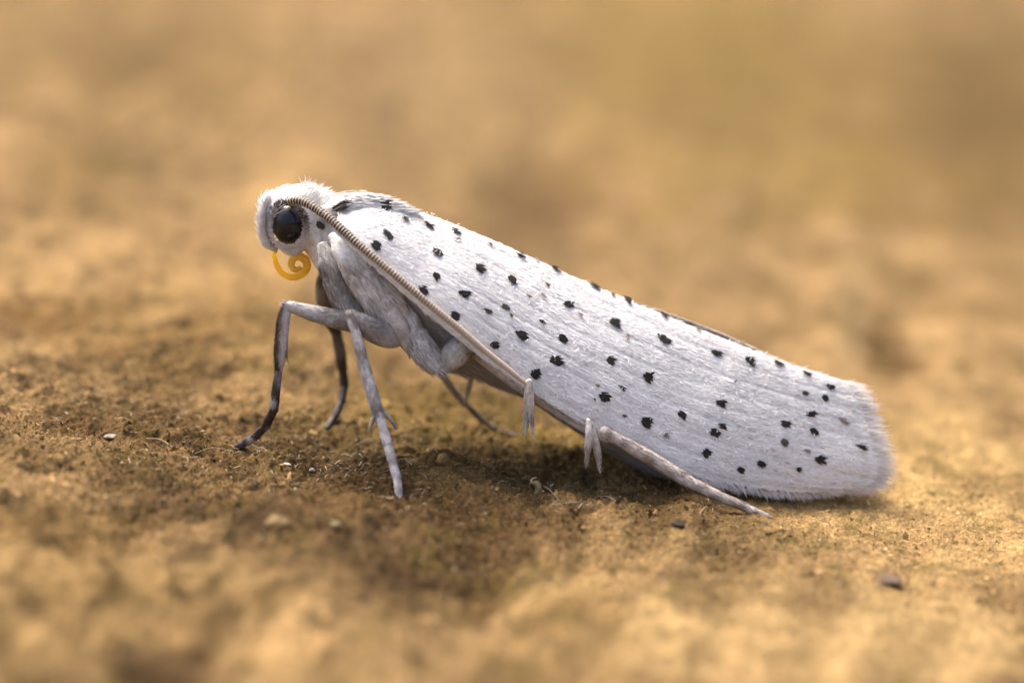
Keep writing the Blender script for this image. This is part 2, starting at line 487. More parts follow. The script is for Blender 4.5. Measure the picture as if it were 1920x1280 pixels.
def graded(a0, a1, step, far, grow):
    v = list(np.arange(a0, a1 + step, step))
    d = step
    while v[-1] < far:
        d *= grow; v.append(v[-1] + d)
    d = step; lo = []
    q = v[0]
    while q > -far:
        d *= grow; q -= d; lo.append(q)
    return np.array(lo[::-1] + v)
xs = graded(-10.4, 10.4, 0.024, 420, 1.06)
ys = graded(-4.2, 3.2, 0.030, 420, 1.025)
GX, GY = np.meshgrid(xs, ys)
gx, gy = GX.ravel(), GY.ravel()
gz = ground_h(gx, gy)
gi = np.arange(gx.size).reshape(GX.shape)
gq = np.stack([gi[:-1, :-1], gi[:-1, 1:], gi[1:, 1:], gi[1:, :-1]], -1).reshape(-1, 4)
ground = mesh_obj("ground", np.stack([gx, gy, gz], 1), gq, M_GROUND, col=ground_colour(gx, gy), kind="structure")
ground["label"] = "weathered tan wooden board with dark brown patches and crumbs under the moth"
ground["category"] = "ground"

# ------------------------------------------------------------------ the moth
moth = bpy.data.objects.new("moth", None)
moth["label"] = "white moth with black-spotted wings and coiled yellow proboscis standing on the board"
moth["category"] = "moth"
moth.empty_display_size = S
link(moth)
moth_base = P(1000, 900, 0.0); moth_base[2] = ground_h(moth_base[0], moth_base[1])
moth.location = Vector(moth_base * S)

def part(name, V, F, mat, parent, col, smooth=True, kind=None):
    V = np.asarray(V)
    o = mesh_obj(name, V - moth_base, F, mat, parent, col, smooth, kind=kind)
    return o
def heap_part(h, name, mat, parent):
    h.v = [v - moth_base for v in h.v]
    return h.build(name, mat, parent)

WHITE = np.array([0.71, 0.69, 0.67])
PALE = np.array([0.80, 0.78, 0.765])
GREY = np.array([0.40, 0.375, 0.36])
BROWN = np.array([0.085, 0.058, 0.04])
BLACK = np.array([0.016, 0.011, 0.008])

def lerp(a, b, w):
    w = np.clip(np.asarray(w, float), 0, 1)[..., None]
    return np.asarray(a) * (1 - w) + np.asarray(b) * w

# --- body: head, thorax and abdomen in one skin
body_path = [(505, 421, 0, 20, 20), (508, 419, 0, 41, 38), (524, 411, 0, 54, 57), (550, 406, 0, 57, 62), (578, 410, 0, 54, 56),
             (604, 426, 0, 54, 54), (640, 452, 0, 72, 86), (685, 480, 0, 86, 104), (745, 522, 0, 95, 110), (810, 568, 0, 96, 106),
             (880, 622, 0, 82, 95), (950, 668, 0, 58, 85), (1020, 712, 0, 47, 78), (1085, 756, 0, 46, 70), (1180, 820, 0, 42, 58),
             (1250, 868, 0, 33, 45), (1300, 900, 0, 20, 28), (1325, 912, 0, 10, 14)]
b = tube(body_path, 150, 48, bump=0.018, bfreq=4)
cs = np.cos(b["a"])                       # +1 / -1: upper and lower flank
upz = b["N"][:, 2]
bpx = proj(b["V"])
thor = (bpx[:, 0] > 600) & (bpx[:, 0] < 900)
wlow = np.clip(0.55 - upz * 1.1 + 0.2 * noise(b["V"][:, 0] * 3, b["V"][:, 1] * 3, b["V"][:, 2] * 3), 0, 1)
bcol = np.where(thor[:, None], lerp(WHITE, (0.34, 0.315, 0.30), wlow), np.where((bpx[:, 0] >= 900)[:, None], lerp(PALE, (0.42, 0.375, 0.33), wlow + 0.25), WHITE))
ed = np.hypot((bpx[:, 0] - 541) / 32, (bpx[:, 1] - 424) / 37)
bcol = lerp(bcol, (0.05, 0.032, 0.022), np.clip((1.3 - ed) * 4, 0, 1) * np.clip((432 - bpx[:, 1]) / 20, 0, 1) * (b["N"][:, 1] < 0.3) * (bpx[:, 0] < 600) * 0.9)
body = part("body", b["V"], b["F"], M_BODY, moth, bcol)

hp = Heap()
p, n, t, tt = grid_samples(b["V"], b["N"], b["T"], b["t"], b["a"], b["M"], b["k"], 15000)
pp = proj(p)
head = pp[:, 0] < 612
hx = pp[:, 0]
# keep the eyes bare
eye_px = np.array([541, 427])
on_eye = head & (((hx - 545) / 44) ** 2 + ((pp[:, 1] - 425) / 46) ** 2 < 1)
dirh = np.tile(np.array([0.75, 0, 0.35]), (len(p), 1)); dirh[:, 2] += 0.5 * np.clip((pp[:, 0] - 540) / 60, -0.6, 1) * (n[:, 2] > 0)
face = head & (hx < 535)
dirh[face] = np.array([0.25, -0.1, 0.9])
low = head & (pp[:, 1] > 440)
dirh[low] = np.array([0.2, -0.1, -0.8])
t = np.where(head[:, None], dirh, t) + rng.normal(0, 0.12, t.shape)
L = np.where(head, rng.uniform(0.10, 0.26, len(p)), rng.uniform(0.12, 0.3, len(p)))
sel = ~on_eye
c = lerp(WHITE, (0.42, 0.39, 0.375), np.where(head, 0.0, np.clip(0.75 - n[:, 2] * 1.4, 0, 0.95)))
c = c * rng.uniform(0.86, 1.08, len(p))[:, None]
tuft = head & (hx > 555) & (n[:, 2] > 0.35)
lift = np.where(tuft, rng.uniform(0.15, 0.6, len(p)), np.where(head, rng.uniform(0.04, 0.2, len(p)), rng.uniform(0.03, 0.16, len(p))))
L = np.where(tuft, L * 1.35, L)
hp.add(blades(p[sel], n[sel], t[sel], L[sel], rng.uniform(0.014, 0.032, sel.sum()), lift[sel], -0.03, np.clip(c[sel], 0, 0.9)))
# ragged crest on the back of the head
m = 260
cx = rng.uniform(556, 604, m); cy = 352 + (cx - 556) * 0.35 + rng.normal(0, 5, m)
cp = np.array([P(a, q + 8, yy) for a, q, yy in zip(cx, cy, rng.normal(0, 0.28, m))])
ct = norm(np.stack([rng.normal(0.28, 0.25, m), rng.normal(0, 0.15, m), rng.normal(0.8, 0.15, m)], 1))
cn = norm(np.cross(ct, np.tile([0.0, 1.0, 0.0], (m, 1))) + rng.normal(0, 0.2, (m, 3)))
hp.add(blades(cp, cn, ct, rng.uniform(0.10, 0.24, m) * np.where(abs(cx - 578) < 14, 1.35, 0.8), rng.uniform(0.02, 0.04, m), 0, 0.1, WHITE * rng.uniform(0.9, 1.08, m)[:, None]))
heap_part(hp, "body_hair", M_SCALE, body)

# --- eyes
def ellipsoid(c, ax, rad, nu=40, nv=24):
    u = np.linspace(0, 2 * math.pi, nu, endpoint=False); v = np.linspace(0.02, math.pi - 0.02, nv)
    U, Vv = np.meshgrid(u, v)
    d = np.stack([np.cos(U) * np.sin(Vv), np.sin(U) * np.sin(Vv), np.cos(Vv)], -1)
    A = np.asarray(ax)
    pts = c + (d * np.asarray(rad)) @ A
    idx = np.arange(nu * nv).reshape(nv, nu)
    q = np.stack([idx[:-1], np.roll(idx, -1, 1)[:-1], np.roll(idx, -1, 1)[1:], idx[1:]], -1).reshape(-1, 4)[:, ::-1]
    return pts.reshape(-1, 3), [q, idx[0][None, :], idx[-1][None, ::-1]], d.reshape(-1, 3)
for sgn in (-1, 1):
    ec = P(541, 424, -0.62); ec = np.array([ec[0], 0.40 * sgn, ec[2]])
    nose = norm(np.array([-0.18, sgn * 1.0, 0.0])); upv = np.array([0.05, 0, 1.0]); upv = norm(upv - nose * (upv @ nose))
    sd = np.cross(upv, nose)
    V, F, d = ellipsoid(ec, [sd, upv, nose], (0.315, 0.39, 0.33))
    ecol = lerp((0.008, 0.009, 0.014), (0.045, 0.022, 0.012), np.clip((np.hypot(d[:, 0], d[:, 1]) - 0.75) * 4, 0, 1))
    eye = part("eye", V, F, M_EYE, moth, ecol)
    # lashes of white scales lying across the eye
    m = 9
    th = rng.uniform(2.2, 4.3, m)
    pts = ec + (np.stack([np.cos(th) * 0.31, np.sin(th) * 0.37, np.full(m, 0.17)], 1)) @ np.array([sd, upv, nose])
    if sgn < 0:
        h = Heap()
        tdir = norm(np.stack([rng.uniform(0.4, 1, m), np.full(m, -0.5), rng.uniform(-0.3, 0.8, m)], 1))
        h.add(blades(pts, np.tile(nose, (m, 1)), tdir, rng.uniform(0.15, 0.3, m), 0.012, 0.35, -0.25, WHITE))
        heap_part(h, "eye_scales", M_SCALE, eye)
        # brown rim scales round the eye
        h = Heap(); m = 620
        th = rng.uniform(0, 2 * math.pi, m); rr = rng.uniform(0.9, 1.22, m)
        dark = np.clip(0.35 + 0.9 * np.sin(th) + 0.25 * np.cos(th), 0, 1)
        pts = ec + (np.stack([np.cos(th) * 0.31 * rr, np.sin(th) * 0.385 * rr, np.full(m, 0.16) - (rr - 1) * 0.22], 1)) @ np.array([sd, upv, nose])
        td = (np.stack([np.cos(th), np.sin(th), np.zeros(m)], 1)) @ np.array([sd, upv, nose])
        cc = lerp((0.66, 0.60, 0.56), (0.04, 0.027, 0.02), dark * rng.uniform(0.6, 1.3, m))
        h.add(blades(pts, np.tile(nose, (m, 1)), td + rng.normal(0, 0.3, td.shape), rng.uniform(0.04, 0.085, m), 0.024, 0.04, -0.06, cc))
        heap_part(h, "eye_rim_scales", M_SCALE, eye)

# --- frontal tuft in front of the face
ft = tube([(502, 370, -0.25, 5, 16), (495, 380, -0.3, 8, 24), (491, 402, -0.32, 9, 28), (492, 430, -0.30, 9, 26), (501, 455, -0.22, 9, 22), (514, 466, -0.15, 6, 14)], 30, 14, 0.012, 8)
o = part("frontal_tuft", ft["V"], ft["F"], M_BODY, moth, WHITE)
h = Heap(); p, n, t, _ = grid_samples(ft["V"], ft["N"], ft["T"], ft["t"], ft["a"], ft["M"], ft["k"], 500)
h.add(blades(p, n, -t + rng.normal(0, 0.2, t.shape), rng.uniform(0.08, 0.2, 500), 0.016, rng.uniform(0.05, 0.3, 500), 0, WHITE * rng.uniform(0.9, 1.08, 500)[:, None]))
heap_part(h, "tuft_scales", M_SCALE, o)
# --- labial palps and proboscis
for y in (-0.22, 0.22):
    lp = tube([(566, 462, y, 9), (552, 470, y * 1.1, 10), (536, 466, y * 1.1, 9), (525, 456, y, 6)], 18, 10, 0.008, 10)
    part("labial_palp", lp["V"], lp["F"], M_BODY, moth, WHITE * 0.95)
pr = [(520, 460, 0, 4.5), (515, 475, 0, 5), (517, 492, 0, 6), (526, 508, 0, 7), (540, 517, 0, 8), (556, 518, 0, 8.5), (570, 510, 0, 8.8), (576, 497, -.02, 8.8),
      (570, 485, -.04, 8.8), (558, 481, -.06, 8.6), (548, 488, -.09, 8), (547, 499, -.12, 7.2), (554, 506, -.15, 6), (562, 503, -.18, 4.5)]
pr = [(a, q, y, r * 0.88) for a, q, y, r in pr]
pt = tube(pr, 130, 12, 0.003, 20, squash=1.5)
pc = lerp((0.98, 0.79, 0.17), (0.95, 0.66, 0.09), 0.5 + 0.5 * noise(pt["V"][:, 0] * 9, pt["V"][:, 1] * 9, pt["V"][:, 2] * 9))
part("proboscis", pt["V"], pt["F"], M_PROB, moth, pc)

# --- antennae: ringed, lying back along the front edge of the wing
ap = [(541, 379, -0.62, 9.0), (553, 376, -0.72, 9.0), (570, 379, -0.82, 9.5), (592, 391, -0.95, 9.5), (617, 409, -1.12, 9.5), (642, 431, -1.28, 9.3), (668, 455, -1.42, 9.0),
      (702, 484, -1.54, 8.6), (741, 517, -1.63, 8.4), (781, 551, -1.69, 8.2), (821, 584, -1.73, 8), (862, 617, -1.76, 7.6),
      (905, 654, -1.76, 7), (948, 688, -1.72, 6), (978, 712, -1.66, 4.5), (996, 726, -1.58, 3.0)]
def antenna(sgn):
    nring = 96; per = 6
    rows = np.array([list(P(*r[:3])) + [r[3] / 100] for r in ap])
    dense = catmull(rows, 1500)
    fr = np.array([0.0, 0.25, 0.5, 0.76, 0.84, 0.93])
    spos = ((np.arange(nring)[:, None] + fr[None]) / nring).ravel()
    q = np.stack([np.interp(spos, np.linspace(0, 1, 1500), dense[:, j]) for j in range(4)], 1)
    c, r = q[:, :3], q[:, 3] * 0.86
    tan = norm(np.gradient(c, spos, axis=0)); e1 = norm(np.cross(tan, DIR)); e2 = norm(np.cross(tan, e1))
    ph = np.tile([0.95, 0.94, 0.94, 0.96, 1.06, 1.06], nring)
    tpos = np.linspace(0, 1, nring * per)
    amp = np.clip(1.3 - tpos * 1.6, 0.2, 1)
    r = r * (1 + (ph - 1) * amp)
    k = 14
    ang = np.linspace(0, 2 * math.pi, k, endpoint=False)
    V = c[:, None] + e1[:, None] * (r[:, None] * np.cos(ang))[..., None] + e2[:, None] * (r[:, None] * np.sin(ang))[..., None]
    ringc = np.tile([1.0, 1.0, 1.0, 0.95, 0.0, 0.0], nring)          # brown weight
    nn = norm(e1[:, None] * np.cos(ang)[None, :, None] + e2[:, None] * np.sin(ang)[None, :, None])
    front = -nn[..., 1] * 0.85 + nn[..., 2] * 0.55          # brown marks sit on the outer side
    full = np.clip(1.0 - (tpos - 0.22) * 5, 0, 1)[:, None]
    dots = np.clip((front - 0.25) * 4.0, 0, 1) * 0.85
    wgt = ringc[:, None] * (full + (1 - full) * dots) * np.clip(1.0 - np.clip(tpos - 0.48, 0, 1) * 2.4, 0.05, 1)[:, None]
    wgt = wgt * np.clip(1.08 + 0.25 * noise(np.arange(nring * per)[:, None] * 0.31 + 0 * ang, ang[None] * 0.7 + 0 * c[:, :1]), 0, 1)
    colr = lerp(lerp((0.80, 0.68, 0.52), (0.60, 0.48, 0.37), np.clip((tpos - 0.25) * 2, 0, 1))[:, None, :] * np.ones((1, k, 1)), (0.034, 0.014, 0.006), wgt)
    if sgn > 0:
        V = V * np.array([1, -1, 1]) - np.array([0, 0, 0.45])
    idx = np.arange(V.shape[0] * k).reshape(-1, k)
    qd = np.stack([idx[:-1], np.roll(idx, -1, 1)[:-1], np.roll(idx, -1, 1)[1:], idx[1:]], -1).reshape(-1, 4)
    if sgn > 0: qd = qd[:, ::-1]
    o = part("antenna", V.reshape(-1, 3), [qd, idx[0][None], idx[-1][None]], M_ANT, moth, colr.reshape(-1, 3))
    return o
antenna(-1); antenna(1)

# --- forewings
TOP = [(640, 392), (700, 378), (770, 392), (820, 409), (900, 441), (1000, 486), (1100, 531), (1200, 573), (1300, 613), (1400, 652), (1480, 683), (1540, 701), (1582, 715)]
BOT = [(622, 430), (665, 468), (712, 510), (770, 562), (845, 622), (925, 686), (1010, 742), (1100, 797), (1190, 845), (1290, 888), (1390, 910), (1490, 922), (1572, 921)]
YTOP = [-0.62, -0.45, -0.22, -0.10, -0.06, -0.05, -0.05, -0.05, -0.05, -0.05, -0.05, -0.05, -0.06]
YBOT = [-1.12, -1.36, -1.50, -1.58, -1.62, -1.62, -1.60, -1.56, -1.48, -1.38, -1.22, -1.02, -0.82]
NU, NV = 150, 46
topc = catmull([(a, q, 0, y) for (a, q), y in zip(TOP, YTOP)], NU)
botc = catmull([(a, q, 0, y) for (a, q), y in zip(BOT, YBOT)], NU)
uu = np.linspace(0, 1, NU)
vv = np.linspace(0, 1, NV)
TIP = catmull([(1582, 715, 0), (1598, 740, 0), (1611, 776, 0), (1627, 822, 0), (1640, 865, 0), (1638, 893, 0), (1617, 911, 0), (1572, 921, 0)], NV)[:, :2]
tipoff = TIP - (topc[-1, :2] * (1 - vv[:, None]) + botc[-1, :2] * vv[:, None])
G = np.zeros((NU, NV, 3))
PX = np.zeros((NU, NV, 2))
for i in range(NU):
    # the far end bows outward into the rounded wing tip
    bow = np.clip((uu[i] - 0.72) / 0.28, 0, 1) ** 1.5
    for j in range(NV):
        v = vv[j]
        x = topc[i, 0] * (1 - v) + botc[i, 0] * v + bow * tipoff[j, 0]
        y = topc[i, 1] * (1 - v) + botc[i, 1] * v + bow * tipoff[j, 1]
        prof = (1 - (1 - v) ** 1.45) ** 0.88
        Y = topc[i, 3] * (1 - prof) + botc[i, 3] * prof
        G[i, j] = P(x, y, Y)
        PX[i, j] = (x, y)
# gentle buckling of the membrane
buck = 0.035 * noise(G[..., 0] * 0.8, G[..., 2] * 0.8, G[..., 1] * 0) + 0.012 * noise(G[..., 0] * 2.4, G[..., 2] * 2.4 + 5)
G[..., 1] += buck
def grid_normals(G):
    du = np.gradient(G, axis=0); dv = np.gradient(G, axis=1)
    n = norm(np.cross(du, dv))
    if n[..., 1].mean() > 0: n = -n
    return n, norm(du)
GN, GT = grid_normals(G)
vein = sum(np.exp(-((vv[None, :] + 0.03 * np.sin(uu[:, None] * 5 + q) - v0) / 0.012) ** 2) for q, v0 in enumerate((0.1, 0.22, 0.35, 0.48, 0.60, 0.72, 0.84, 0.93)))
vein = vein * np.clip((uu[:, None] - 0.12) * 4, 0, 1) * (0.6 + 0.4 * noise2(uu[:, None] * 8 + 0 * vv, vv[None] * 9 + 0 * uu[:, None], 91))
G = G - GN * (0.016 * vein)[..., None]
GN, GT = grid_normals(G)

def wing(sgn):
    g = G.copy(); gn = GN.copy(); gt = GT.copy()
    if sgn > 0:
        g[..., 1] *= -1; gn[..., 1] *= -1; gt[..., 1] *= -1
        g[..., 2] += 0.17 * np.exp(-((uu - 0.74) / 0.2) ** 2)[:, None] * (1 - vv)[None, :] ** 2
        g[..., 0] -= 0.25
    th = 0.03
    A, Bk = g, g - gn * th
    V = np.concatenate([A.reshape(-1, 3), Bk.reshape(-1, 3)])
    idx = np.arange(NU * NV).reshape(NU, NV); off = NU * NV
    q1 = np.stack([idx[:-1, :-1], idx[1:, :-1], idx[1:, 1:], idx[:-1, 1:]], -1).reshape(-1, 4)
    q2 = q1[:, ::-1] + off
    rim = np.concatenate([idx[:, 0], idx[-1, 1:], idx[-2::-1, -1], idx[0, -2:0:-1]])
    r2 = np.roll(rim, -1)
    q3 = np.stack([rim, rim + off, r2 + off, r2], -1)
    F = np.concatenate([q1, q2, q3])
    if sgn < 0: F = F[:, ::-1]
    # greyer margin and faint streaks between the veins
    st = noise2(np.repeat(uu, NV) * 6, np.tile(vv, NU) * 26, 5)
    wc = lerp(PALE, (0.56, 0.53, 0.55), np.clip(0.18 + 0.4 * st, 0, 0.5))
    if sgn > 0: wc = lerp(wc, (0.48, 0.38, 0.26), np.clip(1 - np.tile(vv, NU) / 0.05, 0, 1))
    edge = np.clip((np.tile(vv, NU) - 0.95) / 0.05, 0, 1)
    wc = lerp(wc, (0.55, 0.48, 0.42), edge * 0.6)
    o = part("forewing", V, F, M_WING, moth, np.concatenate([wc, wc * 0.7]))
    # overlapping white scales
    cnt = 62000 if sgn < 0 else 12000
    uvt = np.stack([np.repeat(uu, NV), np.tile(vv, NU)], 1)
    p, n, t, u = grid_samples(g.reshape(-1, 3), gn.reshape(-1, 3), gt.reshape(-1, 3), uvt[:, 0], None, NU, NV, cnt, closed=False)
    h = Heap()
    sk = 0.10 * noise(p[:, 0] * 1.1, p[:, 2] * 1.1, p[:, 1]) + rng.normal(0, 0.10, cnt)
    t = t + np.cross(n, t) * sk[:, None]
    vb = grid_samples.last(vein.reshape(-1, 1))[:, 0]
    tone = -0.10 * vb + rng.normal(0, 0.065, cnt) + 0.10 * noise(p[:, 0] * 2.0 + p[:, 2] * 1.0, p[:, 2] * 9 + p[:, 0] * 4.5, p[:, 1] * 3)
    c = np.array([0.83, 0.808, 0.788]) * (1 + tone)[:, None]
    brown = rng.random(cnt) < 0.018
    c[brown] = c[brown] * np.array([0.62, 0.52, 0.48])
    Lb = rng.uniform(0.08, 0.17, cnt); Wb = rng.uniform(0.012, 0.027, cnt)
    li = np.abs(rng.normal(0.03, 0.035, cnt))
    h.add(blades(p + n * 0.004, n, t, Lb, Wb, li, -0.02, np.clip(c, 0.05, 0.9)))
    # a few scales knocked loose and standing across the rest: they glint
    if sgn < 0:
        k2 = 900
        sel = rng.choice(cnt, k2, replace=False)
        tr = np.cross(n[sel], t[sel]) * rng.choice([-1, 1], k2)[:, None] + t[sel] * rng.normal(0.1, 0.6, k2)[:, None]
        h.add(blades(p[sel] + n[sel] * 0.03, n[sel], tr, rng.uniform(0.05, 0.13, k2), rng.uniform(0.010, 0.018, k2), 0.25, -0.2, np.array([0.86, 0.85, 0.85])))
    heap_part(h, "wing_scales", M_SCALE, o)
    # fringe: long hair scales round the tip and along the lower margin
    h = Heap()
    def edge_hairs(count, pts, nrm, tdir, Lr, Wr, lift, c0, spread):
        i = rng.integers(0, len(pts) - 1, count); f = rng.random(count)[:, None]
        p = pts[i] * (1 - f) + pts[i + 1] * f; nn = norm(nrm[i]); td = tdir[i] * (1 - f) + tdir[i + 1] * f
        p = p - nn * rng.uniform(0, 0.03, count)[:, None] - norm(td) * 0.07
        td = norm(td) + rng.normal(0, spread, (count, 3))
        cc = np.asarray(c0) * rng.uniform(0.8, 1.1, count)[:, None]
        h.add(blades(p, nn, td, rng.uniform(*Lr, count), rng.uniform(*Wr, count), rng.normal(0, lift, count), rng.normal(0, 0.06, count), np.clip(cc, 0.02, 0.9)))
    tip = g[-1]; tn = gn[-1]
    vcol = vv[:, None]
    outd = norm(norm(g[-1] - g[-12]) + 0.35 * np.array([1.0, 0, 0.0]) + 0.25 * np.array([0, 0, 1.0]) * (0.5 - vcol))
    edge_hairs(2000, tip, tn, outd, (0.12, 0.34), (0.010, 0.020), 0.08, (0.80, 0.75, 0.70), 0.11)
    edge_hairs(1300, tip, tn, outd, (0.25, 0.6), (0.007, 0.013), 0.1, (0.80, 0.76, 0.72), 0.14)
    edge_hairs(900, g[-4], gn[-4], outd, (0.15, 0.3), (0.012, 0.022), 0.12, (0.80, 0.75, 0.71), 0.12)
    edge_hairs(110, tip[:30], tn[:30], outd[:30], (0.4, 0.66), (0.010, 0.016), 0.08, (0.82, 0.76, 0.68), 0.13)
    a = int(NU * 0.70)
    low = g[a:, -1]; ln = gn[a:, -1]
    ld = GT[a:, -1] * np.array([1, -sgn if sgn > 0 else 1, 1]) + norm(np.gradient(g, axis=1)[a:, -1]) * 0.75
    edge_hairs(1500, low, ln, ld, (0.12, 0.34), (0.012, 0.022), 0.08, (0.76, 0.73, 0.73), 0.14)
    edge_hairs(260, low[:-6], ln[:-6], ld[:-6], (0.10, 0.24), (0.010, 0.018), 0.1, (0.22, 0.17, 0.14), 0.2)
    b0 = int(NU * 0.2)
    lw = g[b0:a, -1]; lnn = gn[b0:a, -1]; ldd = gt[b0:a, -1] + norm(np.gradient(g, axis=1)[b0:a, -1]) * 0.15
    edge_hairs(900, lw, lnn, ldd, (0.1, 0.22), (0.012, 0.02), 0.05, (0.70, 0.63, 0.57), 0.08)
    dt = g[int(NU * .25):, 0]; dn = gn[int(NU * .25):, 0]; dd = gt[int(NU * .25):, 0] + np.array([0, 0, 0.12])
    edge_hairs(900, dt, dn, dd, (0.1, 0.24), (0.012, 0.02), 0.08, (0.80, 0.76, 0.70), 0.10)
    edge_hairs(160, dt[-60:], dn[-60:], dd[-60:], (0.14, 0.3), (0.010, 0.016), 0.1, (0.82, 0.77, 0.70), 0.2)
    heap_part(h, "wing_fringe", M_SCALE, o)
    return o
near_wing = wing(-1)
far_wing = wing(1)

# --- black spots: pixel, half length, half width, tilt (radians), darkness 0..1
SPOTS = [(805, 424, 12, 6, .3, 1), (856, 436, 12, 6, .3, .95), (760, 411, 9, 5, .2, .9), (727, 440, 14, 8, .6, 1), (820, 474, 12, 8, .25, 1), (705, 463, 12, 10, .8, .9),
         (817, 519, 9, 8, .7, 1), (793, 545, 11, 9, .6, .95), (870, 551, 14, 8, .3, 1), (901, 505, 13, 9, .4, 1), (961, 527, 12, 9, .5, 1),
         (852, 594, 12, 10, .8, 1), (915, 585, 10, 6, .3, .7), (948, 578, 10, 7, .4, .75), (957, 592, 6, 2, .8, .7), (977, 481, 12, 6, .45, .95), (918, 459, 6, 3, .4, .6),
         (1043, 508, 12, 5, .5, .9), (1066, 573, 13, 9, .2, 1), (978, 631, 14, 10, .5, 1), (1055, 637, 12, 9, .5, 1), (927, 648, 11, 9, .5, 1),
         (1043, 677, 14, 10, .3, 1), (1004, 701, 12, 10, .6, .95), (1144, 678, 11, 8, .6, 1), (1167, 727, 10, 4, .55, .8), (1155, 607, 15, 9, .3, 1),
         (1115, 539, 17, 5, .45, .9), (1178, 565, 11, 6, .5, .95), (1148, 553, 7, 3, .5, .6), (1246, 592, 12, 5, .45, .95), (1245, 636, 16, 8, .4, 1), (1016, 606, 9, 2.5, .5, .85),
         (1216, 709, 13, 11, .5, .95), (1134, 746, 13, 12, .5, 1), (1212, 791, 14, 11, .35, 1), (1278, 780, 11, 8, .7, .9), (1172, 780, 6, 3, .6, .7), (1250, 816, 7, 5, .5, .45),
         (1351, 756, 13, 8, .2, 1), (1341, 810, 12, 9, .2, 1), (1355, 800, 10, 7, .3, .9), (1324, 849, 10, 9, .6, 1), (1388, 883, 10, 7, .6, .95), (1428, 870, 12, 7, .5, .95),
         (1344, 662, 14, 7, .25, 1), (1406, 677, 14, 8, .4, 1), (1460, 682, 14, 5, .3, 1), (1512, 700, 10, 5, .3, .95), (1557, 726, 11, 6, .35, .95),
         (1509, 737, 8, 5, .2, .9), (1546, 747, 8, 7, .8, .95), (1521, 777, 12, 7, .05, 1), (1473, 796, 12, 8, .45, 1), (1525, 811, 11, 9, .7, 1),
         (1471, 828, 9, 8, .6, .7), (1541, 861, 14, 8, .3, 1), (1497, 880, 7, 4, .2, .9), (1583, 790, 13, 4, .5, .35), (1614, 837, 15, 4, .35, .85),
         (1513, 845, 8, 3, .5, .35), (1121, 724, 6, 3, .5, .4), (1309, 617, 7, 3, .35, .5), (1026, 535, 7, 2, .5, .5), (990, 555, 7, 2, .4, .35), (1018, 556, 8, 2, .5, .5), (1089, 592, 8, 2.5, .5, .3), (1176, 632, 4, 9, .2, .25), (1378, 714, 4, 2, -.6, .5), (1115, 748, 4, 2, .9, .7),
         (860, 451, 10, 1.6, .1, .3), (1010, 480, 8, 2, .5, .3)]
flatG, flatPX, flatN, flatT = G.reshape(-1, 3), PX.reshape(-1, 2), GN.reshape(-1, 3), GT.reshape(-1, 3)
def wing_point(x, y):
    """Surface point, normal for a photo pixel on the near wing (inverse distance of the nearest grid nodes)."""
    d = ((flatPX - (x, y)) ** 2).sum(1)
    i = np.argpartition(d, 4)[:4]
    w = 1 / (d[i] + 1e-3); w /= w.sum()
    return w @ flatG[i], norm(w @ flatN[i]), norm(w @ flatT[i])
def spot(x, y, hl, hw, tilt, dark, parent, surf, lift=0.03):
    p0, n0, t0 = surf(x, y)
    # picture directions on the surface
    ex = norm(np.array([1.0, 0, 0]) - n0 * n0[0])
    ez = norm(np.cross(ex, n0)); ez = ez if ez[2] < 0 else -ez
    fs = abs(ez @ UP)                       # foreshortening of the down direction
    fs = max(fs, 0.6)
    hw = hw * 0.82; hl = hl * 0.95
    m = int(10 + hw * 2.0)
    g = np.random.default_rng(int(x * 7 + y))
    r = np.sqrt(g.random(m)); a = g.random(m) * 2 * math.pi
    lx, lw = r * np.cos(a) * hl * 0.52, r * np.sin(a) * hw * 0.78
    ct, sn = math.cos(tilt), math.sin(tilt)
    dx = lx * ct - lw * sn; dy = lx * sn + lw * ct
    axis = ex * ct + ez * sn
    length = g.uniform(0.6, 1.35, m) * hl / 100.0
    pts = p0 + np.outer(dx / 100, ex) + np.outer(dy / 100 / fs, ez) - np.outer(length * 0.5, axis)
    nn = np.tile(n0, (m, 1))
    dirs = axis + np.outer(g.normal(0, 0.25, m), ez)
    base = lerp((0.40, 0.31, 0.28), BLACK, min(1.0, dark * 1.18) ** 0.8)
    c = base * g.uniform(0.7, 1.5, m)[:, None]
    wdt = g.uniform(0.35, 0.65, m) * min(hw, 8) / 100 * 1.15
    v, q, tr, cc = blades(pts + nn * (lift + np.linspace(0, 0.012, m))[:, None], nn, dirs, length * 1.15, np.maximum(wdt, 0.02), g.normal(0, 0.03, m), -0.02, c, g)
    # blunt scales: widen the tips
    part("dark_spot", v, [q, tr], M_DARK, parent, cc, smooth=False)
for s in SPOTS:
    spot(*s, near_wing, wing_point)

# --- tegulae: the scale pads over the wing roots
def tegula(sgn):
    pth = [(612, 398, -0.52, 14, 16), (636, 395, -0.58, 28, 18), (668, 394, -0.56, 31, 17), (705, 394, -0.48, 25, 13), (740, 396, -0.40, 14, 9), (762, 398, -0.36, 5, 5)]
    tg = tube(pth, 44, 20, 0.012, 5)
    V = tg["V"].copy(); N = tg["N"].copy(); T = tg["T"].copy()
    if sgn > 0:
        for A in (V, N, T): A[:, 1] *= -1
        V[:, 2] -= 0.22
    F = tg["F"] if sgn < 0 else [f[:, ::-1] for f in tg["F"]]
    o = part("tegula", V, F, M_BODY, moth, WHITE)
    h = Heap(); k = 2600
    p, n, t, _ = grid_samples(V, N, T, tg["t"], tg["a"], tg["M"], tg["k"], k)
    c = WHITE * rng.uniform(0.88, 1.08, k)[:, None]
    h.add(blades(p, n, t + rng.normal(0, 0.12, t.shape), rng.uniform(0.14, 0.34, k), rng.uniform(0.016, 0.034, k), np.abs(rng.normal(0.05, 0.05, k)), -0.02, np.clip(c, 0, .88)))
    heap_part(h, "tegula_scales", M_SCALE, o)
    return o, V, N
